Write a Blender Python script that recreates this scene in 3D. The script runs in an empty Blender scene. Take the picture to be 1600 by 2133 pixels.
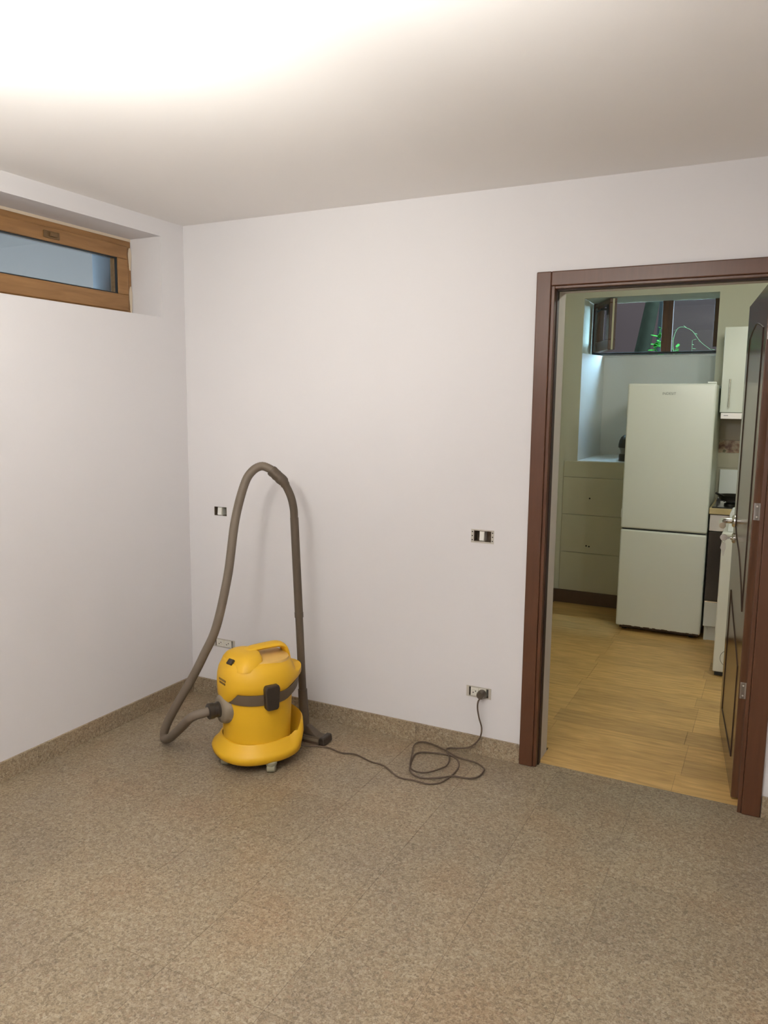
import bpy, bmesh, math, random
from mathutils import Vector, Matrix

random.seed(7)
scene = bpy.context.scene
COL = scene.collection

# ------------------------------------------------------------------ camera
CAM = Vector((2.7404, -3.1492, 1.55))
YAW, PITCH, ROLL, FPX = 0.467188, -0.136926, 0.0116733, 1610.43
_fwd = Vector((-math.sin(YAW) * math.cos(PITCH), math.cos(YAW) * math.cos(PITCH), math.sin(PITCH)))
_rt0 = Vector((math.cos(YAW), math.sin(YAW), 0))
_up0 = _rt0.cross(_fwd)
_rt = math.cos(ROLL) * _rt0 + math.sin(ROLL) * _up0
_up = -math.sin(ROLL) * _rt0 + math.cos(ROLL) * _up0
cd = bpy.data.cameras.new('camera')
cd.sensor_fit = 'VERTICAL'
cd.sensor_height = 36.0
cd.lens = 36.0 * FPX / 2133.0
cd.clip_start = 0.02
cam = bpy.data.objects.new('camera', cd)
m = Matrix((( _rt.x, _up.x, -_fwd.x, CAM.x), (_rt.y, _up.y, -_fwd.y, CAM.y), (_rt.z, _up.z, -_fwd.z, CAM.z), (0, 0, 0, 1)))
cam.matrix_world = m
COL.objects.link(cam)
scene.camera = cam

# ------------------------------------------------------------------ world: overcast sky
world = bpy.data.worlds.new('overcast_sky')
scene.world = world
world.use_nodes = True
bg = world.node_tree.nodes['Background']
bg.inputs[0].default_value = (0.46, 0.75, 1.0, 1)
bg.inputs[1].default_value = 48.0

scene.view_settings.view_transform = 'Standard'
scene.view_settings.look = 'None'
scene.view_settings.exposure = 0.0
scene.view_settings.gamma = 1.0
scene.view_settings.use_curve_mapping = False

# powers of the globes and the added spots (built further down)
GLOBE_EMIT = 95.0
SPOT_W = 61.0
UPLIGHT_W = 78.0

# ------------------------------------------------------------------ materials
MATS = {}
def srgb(r, g, b):
    f = lambda c: (c / 255 / 12.92) if c / 255 <= 0.04045 else ((c / 255 + 0.055) / 1.055) ** 2.4
    return (f(r), f(g), f(b), 1)

def mat(name, color, rough=0.5, metal=0.0, var=0.0, vscale=8.0, bump=0.0, bscale=200.0, spec=0.5, emit=None, estr=0.0, stretch=None):
    m = bpy.data.materials.new(name)
    m.use_nodes = True
    nt = m.node_tree
    b = nt.nodes['Principled BSDF']
    b.inputs['Base Color'].default_value = color
    b.inputs['Roughness'].default_value = rough
    b.inputs['Metallic'].default_value = metal
    b.inputs['Specular IOR Level'].default_value = spec
    if emit:
        b.inputs['Emission Color'].default_value = emit
        b.inputs['Emission Strength'].default_value = estr
    if var > 0 or bump > 0:
        g = nt.nodes.new('ShaderNodeNewGeometry')
        src = g.outputs['Position']
        if stretch:
            mp = nt.nodes.new('ShaderNodeMapping')
            mp.inputs['Scale'].default_value = stretch
            nt.links.new(src, mp.inputs['Vector'])
            src = mp.outputs[0]
    if var > 0:
        n = nt.nodes.new('ShaderNodeTexNoise')
        n.inputs['Scale'].default_value = vscale
        n.inputs['Detail'].default_value = 5
        nt.links.new(src, n.inputs['Vector'])
        mx = nt.nodes.new('ShaderNodeMix')
        mx.data_type = 'RGBA'
        mx.inputs[6].default_value = tuple(c * (1 - var) for c in color[:3]) + (1,)
        mx.inputs[7].default_value = tuple(min(1, c * (1 + var)) for c in color[:3]) + (1,)
        nt.links.new(n.outputs['Fac'], mx.inputs[0])
        nt.links.new(mx.outputs[2], b.inputs['Base Color'])
    if bump > 0:
        n2 = nt.nodes.new('ShaderNodeTexNoise')
        n2.inputs['Scale'].default_value = bscale
        n2.inputs['Detail'].default_value = 3
        nt.links.new(src, n2.inputs['Vector'])
        bp = nt.nodes.new('ShaderNodeBump')
        bp.inputs['Strength'].default_value = bump
        bp.inputs['Distance'].default_value = 0.002
        nt.links.new(n2.outputs['Fac'], bp.inputs['Height'])
        nt.links.new(bp.outputs[0], b.inputs['Normal'])
    MATS[name] = m
    return m

def ramp(nt, stops, interp='LINEAR'):
    r = nt.nodes.new('ShaderNodeValToRGB')
    cr = r.color_ramp
    cr.interpolation = interp
    while len(cr.elements) > 1:
        cr.elements.remove(cr.elements[-1])
    cr.elements[0].position = stops[0][0]
    cr.elements[0].color = stops[0][1]
    for pos, c in stops[1:]:
        e = cr.elements.new(pos)
        e.color = c
    return r

def terrazzo(name, tone=1.0, rough=0.42):
    """mosaic stone: small marble chips in a beige binder, faint larger stains"""
    m = bpy.data.materials.new(name)
    m.use_nodes = True
    nt = m.node_tree
    b = nt.nodes['Principled BSDF']
    b.inputs['Roughness'].default_value = rough
    b.inputs['Specular IOR Level'].default_value = 0.35
    g = nt.nodes.new('ShaderNodeNewGeometry')
    def c(*v):
        s = srgb(*v)
        return tuple(x * tone for x in s[:3]) + (1,)
    v1 = nt.nodes.new('ShaderNodeTexVoronoi')
    v1.inputs['Scale'].default_value = 120
    nt.links.new(g.outputs['Position'], v1.inputs['Vector'])
    sp = nt.nodes.new('ShaderNodeSeparateColor')
    nt.links.new(v1.outputs['Color'], sp.inputs[0])
    r1 = ramp(nt, [(0.0, c(124, 106, 86)), (0.12, c(152, 132, 106)), (0.3, c(176, 156, 126)), (0.5, c(190, 171, 141)),
                   (0.68, c(205, 188, 160)), (0.82, c(222, 207, 180)), (0.93, c(168, 132, 106)), (0.97, c(112, 98, 82))], 'CONSTANT')
    nt.links.new(sp.outputs[0], r1.inputs[0])
    v2 = nt.nodes.new('ShaderNodeTexVoronoi')
    v2.inputs['Scale'].default_value = 290
    nt.links.new(g.outputs['Position'], v2.inputs['Vector'])
    sp2 = nt.nodes.new('ShaderNodeSeparateColor')
    nt.links.new(v2.outputs['Color'], sp2.inputs[0])
    r2 = ramp(nt, [(0.0, c(138, 120, 98)), (0.3, c(180, 160, 130)), (0.6, c(196, 178, 148)), (0.85, c(216, 200, 174))], 'CONSTANT')
    nt.links.new(sp2.outputs[0], r2.inputs[0])
    mx = nt.nodes.new('ShaderNodeMix')
    mx.data_type = 'RGBA'
    mx.inputs[0].default_value = 0.55
    nt.links.new(r1.outputs[0], mx.inputs[6])
    nt.links.new(r2.outputs[0], mx.inputs[7])
    # stains: broad reddish / grey clouds
    n = nt.nodes.new('ShaderNodeTexNoise')
    n.inputs['Scale'].default_value = 2.6
    n.inputs['Detail'].default_value = 4
    nt.links.new(g.outputs['Position'], n.inputs['Vector'])
    r3 = ramp(nt, [(0.3, (0.90, 0.90, 0.93, 1)), (0.5, (1, 1, 1, 1)), (0.7, (1.0, 0.93, 0.88, 1))])
    nt.links.new(n.outputs['Fac'], r3.inputs[0])
    mul = nt.nodes.new('ShaderNodeMix')
    mul.data_type = 'RGBA'
    mul.blend_type = 'MULTIPLY'
    mul.inputs[0].default_value = 1.0
    flat = nt.nodes.new('ShaderNodeMix')
    flat.data_type = 'RGBA'
    flat.inputs[0].default_value = 0.22
    flat.inputs[7].default_value = c(186, 167, 137)
    nt.links.new(mx.outputs[2], flat.inputs[6])
    nt.links.new(flat.outputs[2], mul.inputs[6])
    nt.links.new(r3.outputs[0], mul.inputs[7])
    oi = nt.nodes.new('ShaderNodeObjectInfo')
    mr = nt.nodes.new('ShaderNodeMapRange')
    mr.inputs['To Min'].default_value = 0.94
    mr.inputs['To Max'].default_value = 1.05
    nt.links.new(oi.outputs['Random'], mr.inputs['Value'])
    mul2 = nt.nodes.new('ShaderNodeVectorMath')
    mul2.operation = 'SCALE'
    nt.links.new(mul.outputs[2], mul2.inputs[0])
    nt.links.new(mr.outputs[0], mul2.inputs['Scale'])
    nt.links.new(mul2.outputs[0], b.inputs['Base Color'])
    MATS[name] = m
    return m

def wood(name, c1, c2, rough, scale=6.0, stretch=(1, 1, 1), perobj=0.0, spec=0.5):
    m = bpy.data.materials.new(name)
    m.use_nodes = True
    nt = m.node_tree
    b = nt.nodes['Principled BSDF']
    b.inputs['Roughness'].default_value = rough
    b.inputs['Specular IOR Level'].default_value = spec
    g = nt.nodes.new('ShaderNodeNewGeometry')
    mp = nt.nodes.new('ShaderNodeMapping')
    mp.inputs['Scale'].default_value = stretch
    nt.links.new(g.outputs['Position'], mp.inputs['Vector'])
    n = nt.nodes.new('ShaderNodeTexNoise')
    n.inputs['Scale'].default_value = scale
    n.inputs['Detail'].default_value = 6
    n.inputs['Distortion'].default_value = 0.6
    nt.links.new(mp.outputs[0], n.inputs['Vector'])
    r = ramp(nt, [(0.3, c1), (0.7, c2)])
    nt.links.new(n.outputs['Fac'], r.inputs[0])
    out = r.outputs[0]
    if perobj > 0:
        oi = nt.nodes.new('ShaderNodeObjectInfo')
        mr = nt.nodes.new('ShaderNodeMapRange')
        mr.inputs['To Min'].default_value = 1 - perobj
        mr.inputs['To Max'].default_value = 1 + perobj
        nt.links.new(oi.outputs['Random'], mr.inputs['Value'])
        ml = nt.nodes.new('ShaderNodeVectorMath')
        ml.operation = 'SCALE'
        nt.links.new(out, ml.inputs[0])
        nt.links.new(mr.outputs[0], ml.inputs['Scale'])
        out = ml.outputs[0]
    nt.links.new(out, b.inputs['Base Color'])
    MATS[name] = m
    return m

def glass(name, tint=(0.9, 0.97, 1.0, 1), gloss=0.08):
    m = bpy.data.materials.new(name)
    m.use_nodes = True
    nt = m.node_tree
    nt.nodes.remove(nt.nodes['Principled BSDF'])
    tr = nt.nodes.new('ShaderNodeBsdfTransparent')
    tr.inputs[0].default_value = tint
    gl = nt.nodes.new('ShaderNodeBsdfGlossy')
    gl.inputs['Roughness'].default_value = 0.03
    mx = nt.nodes.new('ShaderNodeMixShader')
    mx.inputs[0].default_value = gloss
    nt.links.new(tr.outputs[0], mx.inputs[1])
    nt.links.new(gl.outputs[0], mx.inputs[2])
    nt.links.new(mx.outputs[0], nt.nodes['Material Output'].inputs[0])
    MATS[name] = m
    return m

mat('wall_paint', (0.76, 0.74, 0.75, 1), 0.85, var=0.012, vscale=1.6, bump=0.08, bscale=90, spec=0.2)
mat('ceiling_paint', (0.91, 0.88, 0.86, 1), 0.9, var=0.01, vscale=1.2, bump=0.05, bscale=90, spec=0.2)
mat('kitchen_paint', (0.62, 0.60, 0.47, 1), 0.7, var=0.03, vscale=2.0, bump=0.1, bscale=60, spec=0.3)
mat('kitchen_panel_shaded', (0.56, 0.52, 0.37, 1), 0.65, var=0.05, vscale=3.0, bump=0.1, bscale=60, spec=0.3)  # darker than the wall paint: some fridge shadow is kept in the colour
mat('reveal_plaster', (0.62, 0.57, 0.50, 1), 0.8, var=0.04, vscale=6, bump=0.1, bscale=80, spec=0.2)
mat('niche_paint', (0.78, 0.79, 0.76, 1), 0.8, var=0.04, vscale=4, spec=0.2)
terrazzo('terrazzo_floor', 0.57)
terrazzo('terrazzo_skirting', 0.66, 0.5)
mat('joint_grout', srgb(128, 114, 94), 0.9)
mat('kitchen_skirting', srgb(92, 70, 52), 0.5, var=0.12, vscale=20)
wood('laminate', srgb(176, 140, 82), srgb(210, 172, 108), 0.42, 4.0, (1.6, 12, 1), perobj=0.15)
wood('door_brown', srgb(84, 51, 32), srgb(92, 57, 37), 0.34, 5.0, (14, 14, 1.2))
wood('door_leaf_brown', srgb(80, 50, 31), srgb(96, 62, 40), 0.20, 5.0, (12, 12, 1.2), spec=0.8)
mat('door_groove', srgb(48, 28, 18), 0.6)
wood('golden_oak', srgb(138, 100, 60), srgb(164, 122, 76), 0.4, 4.0, (10, 1.2, 10))
wood('window_walnut', srgb(70, 44, 28), srgb(98, 64, 40), 0.45, 5.0, (8, 8, 1.2))
mat('oak_handle', srgb(112, 86, 54), 0.5)
mat('gasket_black', srgb(36, 40, 42), 0.6)
mat('gasket_cream', srgb(196, 190, 160), 0.6)
mat('sealant_cream', srgb(216, 200, 178), 0.8)
glass('pane_glass', (0.92, 0.97, 1.0, 1), 0.06)
mat('plastic_white', (0.78, 0.77, 0.72, 1), 0.4)
mat('socket_cream', (0.72, 0.70, 0.62, 1), 0.4)
mat('box_dark', srgb(92, 78, 62), 0.8, var=0.2, vscale=60)
mat('hole_dark', srgb(34, 28, 24), 0.8)
mat('frame_steel', srgb(196, 190, 180), 0.5, 0.3)
mat('vac_yellow', (0.71, 0.405, 0.014, 1), 0.5, var=0.06, vscale=5)
mat('vac_yellow_dusty', (0.66, 0.41, 0.11, 1), 0.6, var=0.08, vscale=12)
mat('vac_black', srgb(50, 42, 34), 0.45, var=0.12, vscale=30)
mat('vac_band', srgb(92, 78, 60), 0.55, var=0.15, vscale=25)
mat('vac_grey', srgb(128, 116, 98), 0.6, var=0.1, vscale=20)
mat('hose_grey', srgb(112, 100, 86), 0.6, var=0.12, vscale=14)
mat('hose_dark', srgb(86, 74, 60), 0.55, var=0.12, vscale=14)
mat('wheel_grey', srgb(150, 146, 124), 0.6)
mat('marking_brown', srgb(128, 98, 40), 0.6)
mat('cord_dark', srgb(92, 76, 62), 0.6)
mat('plug_dark', srgb(80, 70, 58), 0.5)
mat('fridge_white', (0.72, 0.74, 0.68, 1), 0.22, var=0.02, vscale=2)
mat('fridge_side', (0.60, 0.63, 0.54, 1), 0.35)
mat('letter_grey', srgb(132, 138, 130), 0.4, 0.4)
mat('rust_dark', srgb(70, 52, 36), 0.7)
mat('cabinet_white', (0.70, 0.72, 0.64, 1), 0.3)
mat('appliance_white', (0.72, 0.72, 0.66, 1), 0.3)
mat('enamel_white', (0.74, 0.76, 0.74, 1), 0.25)
mat('steel', (0.62, 0.60, 0.56, 1), 0.22, 1.0)
mat('brushed_panel', (0.66, 0.63, 0.60, 1), 0.35, 0.6)
mat('chrome', (0.75, 0.74, 0.70, 1), 0.12, 1.0)
mat('oven_black', srgb(40, 34, 28), 0.15)
mat('iron_black', srgb(34, 32, 28), 0.35, 0.3)
wood('worktop_beige', srgb(178, 158, 112), srgb(196, 176, 130), 0.4, 5, (2, 10, 2))
mat('splash_tile', srgb(150, 136, 114), 0.3, var=0.06, vscale=14)
mat('splash_tile_light', srgb(176, 170, 148), 0.3, var=0.06, vscale=14)
# patterned tile
def deco():
    m = mat('splash_tile_flower', srgb(150, 110, 84), 0.3)
    nt = m.node_tree
    g = nt.nodes.new('ShaderNodeNewGeometry')
    v = nt.nodes.new('ShaderNodeTexNoise')
    v.inputs['Scale'].default_value = 26
    v.inputs['Detail'].default_value = 3
    nt.links.new(g.outputs['Position'], v.inputs['Vector'])
    r = ramp(nt, [(0.38, srgb(112, 74, 52)), (0.5, srgb(160, 128, 100)), (0.6, srgb(182, 160, 130)), (0.7, srgb(104, 96, 66))])
    nt.links.new(v.outputs['Fac'], r.inputs[0])
    nt.links.new(r.outputs[0], nt.nodes['Principled BSDF'].inputs['Base Color'])
deco()
mat('appliance_dark', srgb(52, 50, 44), 0.4)
mat('appliance_grey', srgb(120, 118, 108), 0.4)
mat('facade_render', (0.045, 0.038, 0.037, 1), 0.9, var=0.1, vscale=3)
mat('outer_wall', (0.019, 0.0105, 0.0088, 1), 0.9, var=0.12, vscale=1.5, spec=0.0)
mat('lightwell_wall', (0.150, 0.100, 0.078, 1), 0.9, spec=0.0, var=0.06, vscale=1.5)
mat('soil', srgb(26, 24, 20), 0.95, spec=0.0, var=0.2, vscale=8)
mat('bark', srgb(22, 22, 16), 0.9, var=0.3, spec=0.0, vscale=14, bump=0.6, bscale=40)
mat('bark_pale', srgb(34, 34, 32), 0.9, spec=0.0, var=0.2, vscale=14)
mat('leaf_green', srgb(34, 84, 26), 0.6, spec=0.05, var=0.3, vscale=30)
mat('leaf_pale', srgb(70, 86, 56), 0.6, spec=0.05, var=0.2, vscale=30)
mat('globe_lit', (1, 0.95, 0.86, 1), 0.5, emit=(1.0, 1.02, 1.0, 1), estr=GLOBE_EMIT)
mat('kitchen_globe_lit', (1, 0.95, 0.82, 1), 0.5, emit=(1.0, 1.06, 0.98, 1), estr=275.0)
mat('lamp_brass', (0.55, 0.42, 0.22, 1), 0.3, 1.0)
mat('key_fob', (0.62, 0.60, 0.54, 1), 0.35)
mat('bright_key', (0.85, 0.84, 0.78, 1), 0.15, 0.9)

# ------------------------------------------------------------------ mesh helpers
class MB:
    def __init__(self):
        self.v = []
        self.f = []
    def add(self, vs, fs):
        o = len(self.v)
        self.v += [tuple(v) for v in vs]
        self.f += [tuple(i + o for i in f) for f in fs]
        return self
    def box(self, x0, x1, y0, y1, z0, z1):
        vs = [(x, y, z) for x in (x0, x1) for y in (y0, y1) for z in (z0, z1)]
        return self.add(vs, [(0, 1, 3, 2), (4, 6, 7, 5), (0, 4, 5, 1), (2, 3, 7, 6), (0, 2, 6, 4), (1, 5, 7, 3)])
    def prism(self, poly, axis, lo, hi):
        """poly: 2-D outline in the two remaining axes (cyclic order x,y,z)"""
        n = len(poly)
        def p(a, b, c):
            return {'z': (a, b, c), 'x': (c, a, b), 'y': (a, c, b)}[axis]
        vs = [p(a, b, lo) for a, b in poly] + [p(a, b, hi) for a, b in poly]
        fs = [tuple(range(n))[::-1], tuple(range(n, 2 * n))]
        fs += [(i, (i + 1) % n, n + (i + 1) % n, n + i) for i in range(n)]
        return self.add(vs, fs)
    def lathe(self, prof, seg=24, origin=(0, 0, 0), axis=(0, 0, 1), caps=True):
        a = Vector(axis).normalized()
        t = a.orthogonal().normalized()
        s = a.cross(t)
        o = Vector(origin)
        vs = []
        for r, h in prof:
            for k in range(seg):
                an = 2 * math.pi * k / seg
                vs.append(o + a * h + (t * math.cos(an) + s * math.sin(an)) * r)
        fs = []
        for i in range(len(prof) - 1):
            for k in range(seg):
                k2 = (k + 1) % seg
                fs.append((i * seg + k, i * seg + k2, (i + 1) * seg + k2, (i + 1) * seg + k))
        if caps:
            fs.append(tuple(range(seg))[::-1])
            fs.append(tuple((len(prof) - 1) * seg + k for k in range(seg)))
        return self.add(vs, fs)
    def rings(self, rings, caps=True):
        n = len(rings[0])
        vs = [p for r in rings for p in r]
        fs = []
        for i in range(len(rings) - 1):
            for k in range(n):
                k2 = (k + 1) % n
                fs.append((i * n + k, i * n + k2, (i + 1) * n + k2, (i + 1) * n + k))
        if caps:
            fs.append(tuple(range(n))[::-1])
            fs.append(tuple((len(rings) - 1) * n + k for k in range(n)))
        return self.add(vs, fs)
    def tube(self, pts, rad, seg=12, rib=0.0):
        pts = [Vector(p) for p in pts]
        n = len(pts)
        tang = []
        for i in range(n):
            a = pts[max(0, i - 1)]
            b = pts[min(n - 1, i + 1)]
            tang.append((b - a).normalized())
        nrm = tang[0].orthogonal().normalized()
        rings = []
        for i in range(n):
            t = tang[i]
            nrm = (nrm - t * nrm.dot(t)).normalized()
            bn = t.cross(nrm)
            r = rad(i / (n - 1)) if callable(rad) else rad
            if rib:
                r += rib * (1 if i % 2 else -1)
            rings.append([pts[i] + (nrm * math.cos(2 * math.pi * k / seg) + bn * math.sin(2 * math.pi * k / seg)) * r for k in range(seg)])
        return self.rings(rings)
    def build(self, name, material, parent=None, smooth=False, bevel=0.0, bseg=2, angle=40):
        me = bpy.data.meshes.new(name)
        me.from_pydata([tuple(v) for v in self.v], [], self.f)
        me.validate()
        bm = bmesh.new()
        bm.from_mesh(me)
        bmesh.ops.remove_doubles(bm, verts=bm.verts, dist=1e-6)
        bmesh.ops.recalc_face_normals(bm, faces=bm.faces)
        bm.to_mesh(me)
        bm.free()
        me.materials.append(MATS[material])
        if smooth:
            me.polygons.foreach_set('use_smooth', [True] * len(me.polygons))
        o = bpy.data.objects.new(name, me)
        COL.objects.link(o)
        if parent:
            o.parent = parent
        if bevel > 0:
            bv = o.modifiers.new('bevel', 'BEVEL')
            bv.width = bevel
            bv.segments = bseg
            bv.limit_method = 'ANGLE'
            bv.angle_limit = math.radians(angle)
        if smooth:
            es = o.modifiers.new('edge_split', 'EDGE_SPLIT')
            es.split_angle = math.radians(46)
        return o

def spline(pts, step):
    """Catmull-Rom through pts, resampled about every step metres"""
    P = [Vector(p) for p in pts]
    P = [P[0] * 2 - P[1]] + P + [P[-1] * 2 - P[-2]]
    fine = []
    for i in range(1, len(P) - 2):
        p0, p1, p2, p3 = P[i - 1:i + 3]
        for k in range(16):
            t = k / 16
            fine.append(0.5 * ((2 * p1) + (p2 - p0) * t + (2 * p0 - 5 * p1 + 4 * p2 - p3) * t * t + (3 * p1 - p0 - 3 * p2 + p3) * t ** 3))
    fine.append(P[-2])
    out = [fine[0]]
    acc = 0
    for a, b in zip(fine, fine[1:]):
        d = (b - a).length
        while acc + d >= step:
            t = (step - acc) / d
            a = a.lerp(b, t)
            out.append(a.copy())
            d = (b - a).length
            acc = 0
            if d < 1e-9:
                break
        acc += d
    return out

def empty(name, loc=(0, 0, 0), rz=0.0):
    o = bpy.data.objects.new(name, None)
    o.empty_display_size = 0.05
    COL.objects.link(o)
    o.location = loc
    o.rotation_euler = (0, 0, rz)
    return o

def tag(o, label, cat, group=None, kind=None):
    o['label'] = label
    o['category'] = cat
    if group:
        o['group'] = group
    if kind:
        o['kind'] = kind
    return o

def cells(xs, ys, zs, solid):
    """a solid of axis-aligned cells; only faces between solid and void are kept"""
    mb = MB()
    nx, ny, nz = len(xs) - 1, len(ys) - 1, len(zs) - 1
    S = {}
    for i in range(nx):
        for j in range(ny):
            for k in range(nz):
                S[i, j, k] = solid((xs[i] + xs[i + 1]) / 2, (ys[j] + ys[j + 1]) / 2, (zs[k] + zs[k + 1]) / 2)
    for (i, j, k), s in S.items():
        if not s:
            continue
        x0, x1, y0, y1, z0, z1 = xs[i], xs[i + 1], ys[j], ys[j + 1], zs[k], zs[k + 1]
        if not S.get((i - 1, j, k)): mb.add([(x0, y0, z0), (x0, y0, z1), (x0, y1, z1), (x0, y1, z0)], [(0, 1, 2, 3)])
        if not S.get((i + 1, j, k)): mb.add([(x1, y0, z0), (x1, y1, z0), (x1, y1, z1), (x1, y0, z1)], [(0, 1, 2, 3)])
        if not S.get((i, j - 1, k)): mb.add([(x0, y0, z0), (x1, y0, z0), (x1, y0, z1), (x0, y0, z1)], [(0, 1, 2, 3)])
        if not S.get((i, j + 1, k)): mb.add([(x0, y1, z0), (x0, y1, z1), (x1, y1, z1), (x1, y1, z0)], [(0, 1, 2, 3)])
        if not S.get((i, j, k - 1)): mb.add([(x0, y0, z0), (x0, y1, z0), (x1, y1, z0), (x1, y0, z0)], [(0, 1, 2, 3)])
        if not S.get((i, j, k + 1)): mb.add([(x0, y0, z1), (x1, y0, z1), (x1, y1, z1), (x0, y1, z1)], [(0, 1, 2, 3)])
    return mb

def inside(v, lo, hi):
    return lo < v < hi

def text_mesh(name, body, size, material, parent, M, extrude=0.0006):
    c = bpy.data.curves.new(name, 'FONT')
    c.body = body
    c.size = size
    c.extrude = extrude
    c.align_x = 'CENTER'
    c.align_y = 'CENTER'
    tmp = bpy.data.objects.new(name + '_tmp', c)
    COL.objects.link(tmp)
    dg = bpy.context.evaluated_depsgraph_get()
    me = bpy.data.meshes.new_from_object(tmp.evaluated_get(dg))
    bpy.data.objects.remove(tmp)
    bpy.data.curves.remove(c)
    me.transform(M)
    me.materials.clear()
    me.materials.append(MATS[material])
    o = bpy.data.objects.new(name, me)
    COL.objects.link(o)
    o.parent = parent
    return o

# ------------------------------------------------------------------ the room shell
H = 2.431           # ceiling height
RX, FY = 4.0, -4.5  # right wall, wall behind the photographer
WT = 0.172          # partition thickness towards the kitchen
DX0, DX1, DZ = 1.907, 2.709, 2.024   # doorway
KX0, KX1, KY1 = 1.22, 3.7, 2.93      # kitchen
BH, BT = 0.085, 0.012                # skirting tiles

# wall openings for the electrical boxes: (x0, x1, z0, z1)
BOXES = [(0.166, 0.246, 0.976, 1.022), (1.592, 1.672, 0.968, 1.016), (0.158, 0.274, 0.276, 0.315), (1.590, 1.682, 0.266, 0.308)]
xs = sorted({-0.255, 0.0, DX0, DX1, RX + 0.2} | {b[0] for b in BOXES} | {b[1] for b in BOXES})
zs = sorted({0.0, DZ, H + 0.2} | {b[2] for b in BOXES} | {b[3] for b in BOXES})
def s_back(x, y, z):
    if inside(x, DX0, DX1) and z < DZ:
        return False
    if y < 0.045:
        for b in BOXES:
            if inside(x, b[0], b[1]) and inside(z, b[2], b[3]):
                return False
    return True
wall_back = cells(xs, [0.0, 0.045, WT], zs, s_back).build('wall_back', 'wall_paint')
tag(wall_back, 'long white painted wall with the kitchen doorway', 'wall', kind='structure')
# plaster of the reveal behind the door frame
rv = MB().box(DX0 - 0.002, DX0 + 0.0005, 0.046, WT + 0.001, 0.0, DZ).build('reveal_plaster', 'reveal_plaster', wall_back)

WY0, WY1, WZ0, WZ1 = -1.25, -0.162, 1.967, 2.352
wall_left = cells([-0.255, 0.0], [FY - 0.2, WY0, WY1, 0.0], [0.0, WZ0, WZ1, H + 0.2],
                  lambda x, y, z: not (inside(y, WY0, WY1) and inside(z, WZ0, WZ1))).build('wall_left', 'wall_paint')
tag(wall_left, 'white painted wall with the high narrow window', 'wall', kind='structure')
facade = cells([-0.45, -0.2555], [-9.0, WY0, WY1 - 0.012, 3.31], [0.0, WZ0, WZ1, 9.0],
               lambda x, y, z: not (inside(y, WY0, WY1 - 0.012) and inside(z, WZ0, WZ1))).build('wall_facade', 'facade_render')
tag(facade, 'grey outer face of the wall around the high window', 'wall', kind='structure')
tag(MB().box(RX, RX + 0.2, FY - 0.2, 0, 0, H + 0.2).build('wall_right', 'wall_paint'), 'white painted wall on the right out of view', 'wall', kind='structure')
tag(MB().box(0, RX, FY - 0.2, FY, 0, H + 0.2).build('wall_front', 'wall_paint'), 'white painted wall behind the photographer', 'wall', kind='structure')
tag(MB().box(0, RX, FY, 0, H, H + 0.2).build('ceiling', 'ceiling_paint'), 'plain white painted ceiling of the room', 'ceiling', kind='structure')

# floor slab and terrazzo tiles
floor = MB().box(-0.255, RX + 0.2, FY - 0.2, 0.045, -0.2, -0.0012).build('floor', 'joint_grout')
tag(floor, 'speckled beige terrazzo tile floor of the room', 'floor', kind='structure')
P = 0.3355
GAP = 0.0005
xj = [-0.011 + P * k for k in range(0, 13)]
yj = [0.003 - P * k for k in range(0, 15)]
tile_cache = {}
def tile(x0, x1, y0, y1, z0, z1, mname, parent, nm='tile', gap=GAP):
    w, d, h = round(x1 - x0 - 2 * gap, 4), round(y1 - y0 - 2 * gap, 4), round(z1 - z0, 4)
    key = (w, d, h, mname, nm)
    if key not in tile_cache:
        o = MB().box(0, w, 0, d, 0, h).build(nm, mname, parent)
        tile_cache[key] = o.data
    else:
        o = bpy.data.objects.new(nm, tile_cache[key])
        COL.objects.link(o)
        o.parent = parent
    o.location = (x0 + gap, y0 + gap, z0)
    return o
for i in range(len(xj)):
    x0 = max(xj[i], 0.0)
    x1 = min(xj[i] + P, RX)
    if x1 - x0 < 0.02:
        continue
    for j in range(len(yj) - 1):
        y1, y0 = yj[j], max(yj[j + 1], FY)
        if y1 - y0 < 0.02:
            continue
        tile(x0, x1, y0, y1, -0.02, 0.0, 'terrazzo_floor', floor)
for x0, x1 in ((1.907, 2.3375), (2.3375, 2.709)):       # threshold strip in the doorway
    tile(x0, x1, 0.003, 0.045, -0.02, 0.0, 'terrazzo_floor', floor)

# skirting tiles
bb = MB().box(BT, 1.832, -0.006, 0.0, 0.0, BH - 0.003).build('baseboard_back', 'joint_grout')
tag(bb, 'speckled terrazzo skirting along the doorway wall', 'baseboard', kind='structure')
js = [0.012, 0.325, 0.66, 0.996, 1.335, 1.661, 1.834]
for a, b in zip(js, js[1:]):
    tile(a, b, -BT, 0.0, 0.0, BH, 'terrazzo_skirting', bb, 'skirting_tile', 0.0006)
bbr = MB().box(2.79, RX, -0.006, 0.0, 0.0, BH - 0.003).build('baseboard_back_right', 'joint_grout')
tag(bbr, 'short terrazzo skirting right of the door frame', 'baseboard', kind='structure')
for a, b in ((2.79, 3.0), (3.0, 3.335), (3.335, 3.67), (3.67, 4.0)):
    tile(a, b, -BT, 0.0, 0.0, BH, 'terrazzo_skirting', bbr, 'skirting_tile', 0.0006)
bl = MB().box(0.0, 0.006, FY, 0.0, 0.0, BH - 0.003).build('baseboard_left', 'joint_grout')
tag(bl, 'speckled terrazzo skirting under the high window', 'baseboard', kind='structure')
for k in range(14):
    y1 = -0.335 * k - (BT if k == 0 else 0)
    y0 = max(-0.335 * (k + 1), FY)
    if y1 - y0 > 0.02:
        tile(0.0, BT, y0, y1, 0.0, BH, 'terrazzo_skirting', bl, 'skirting_tile', 0.0006)

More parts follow.
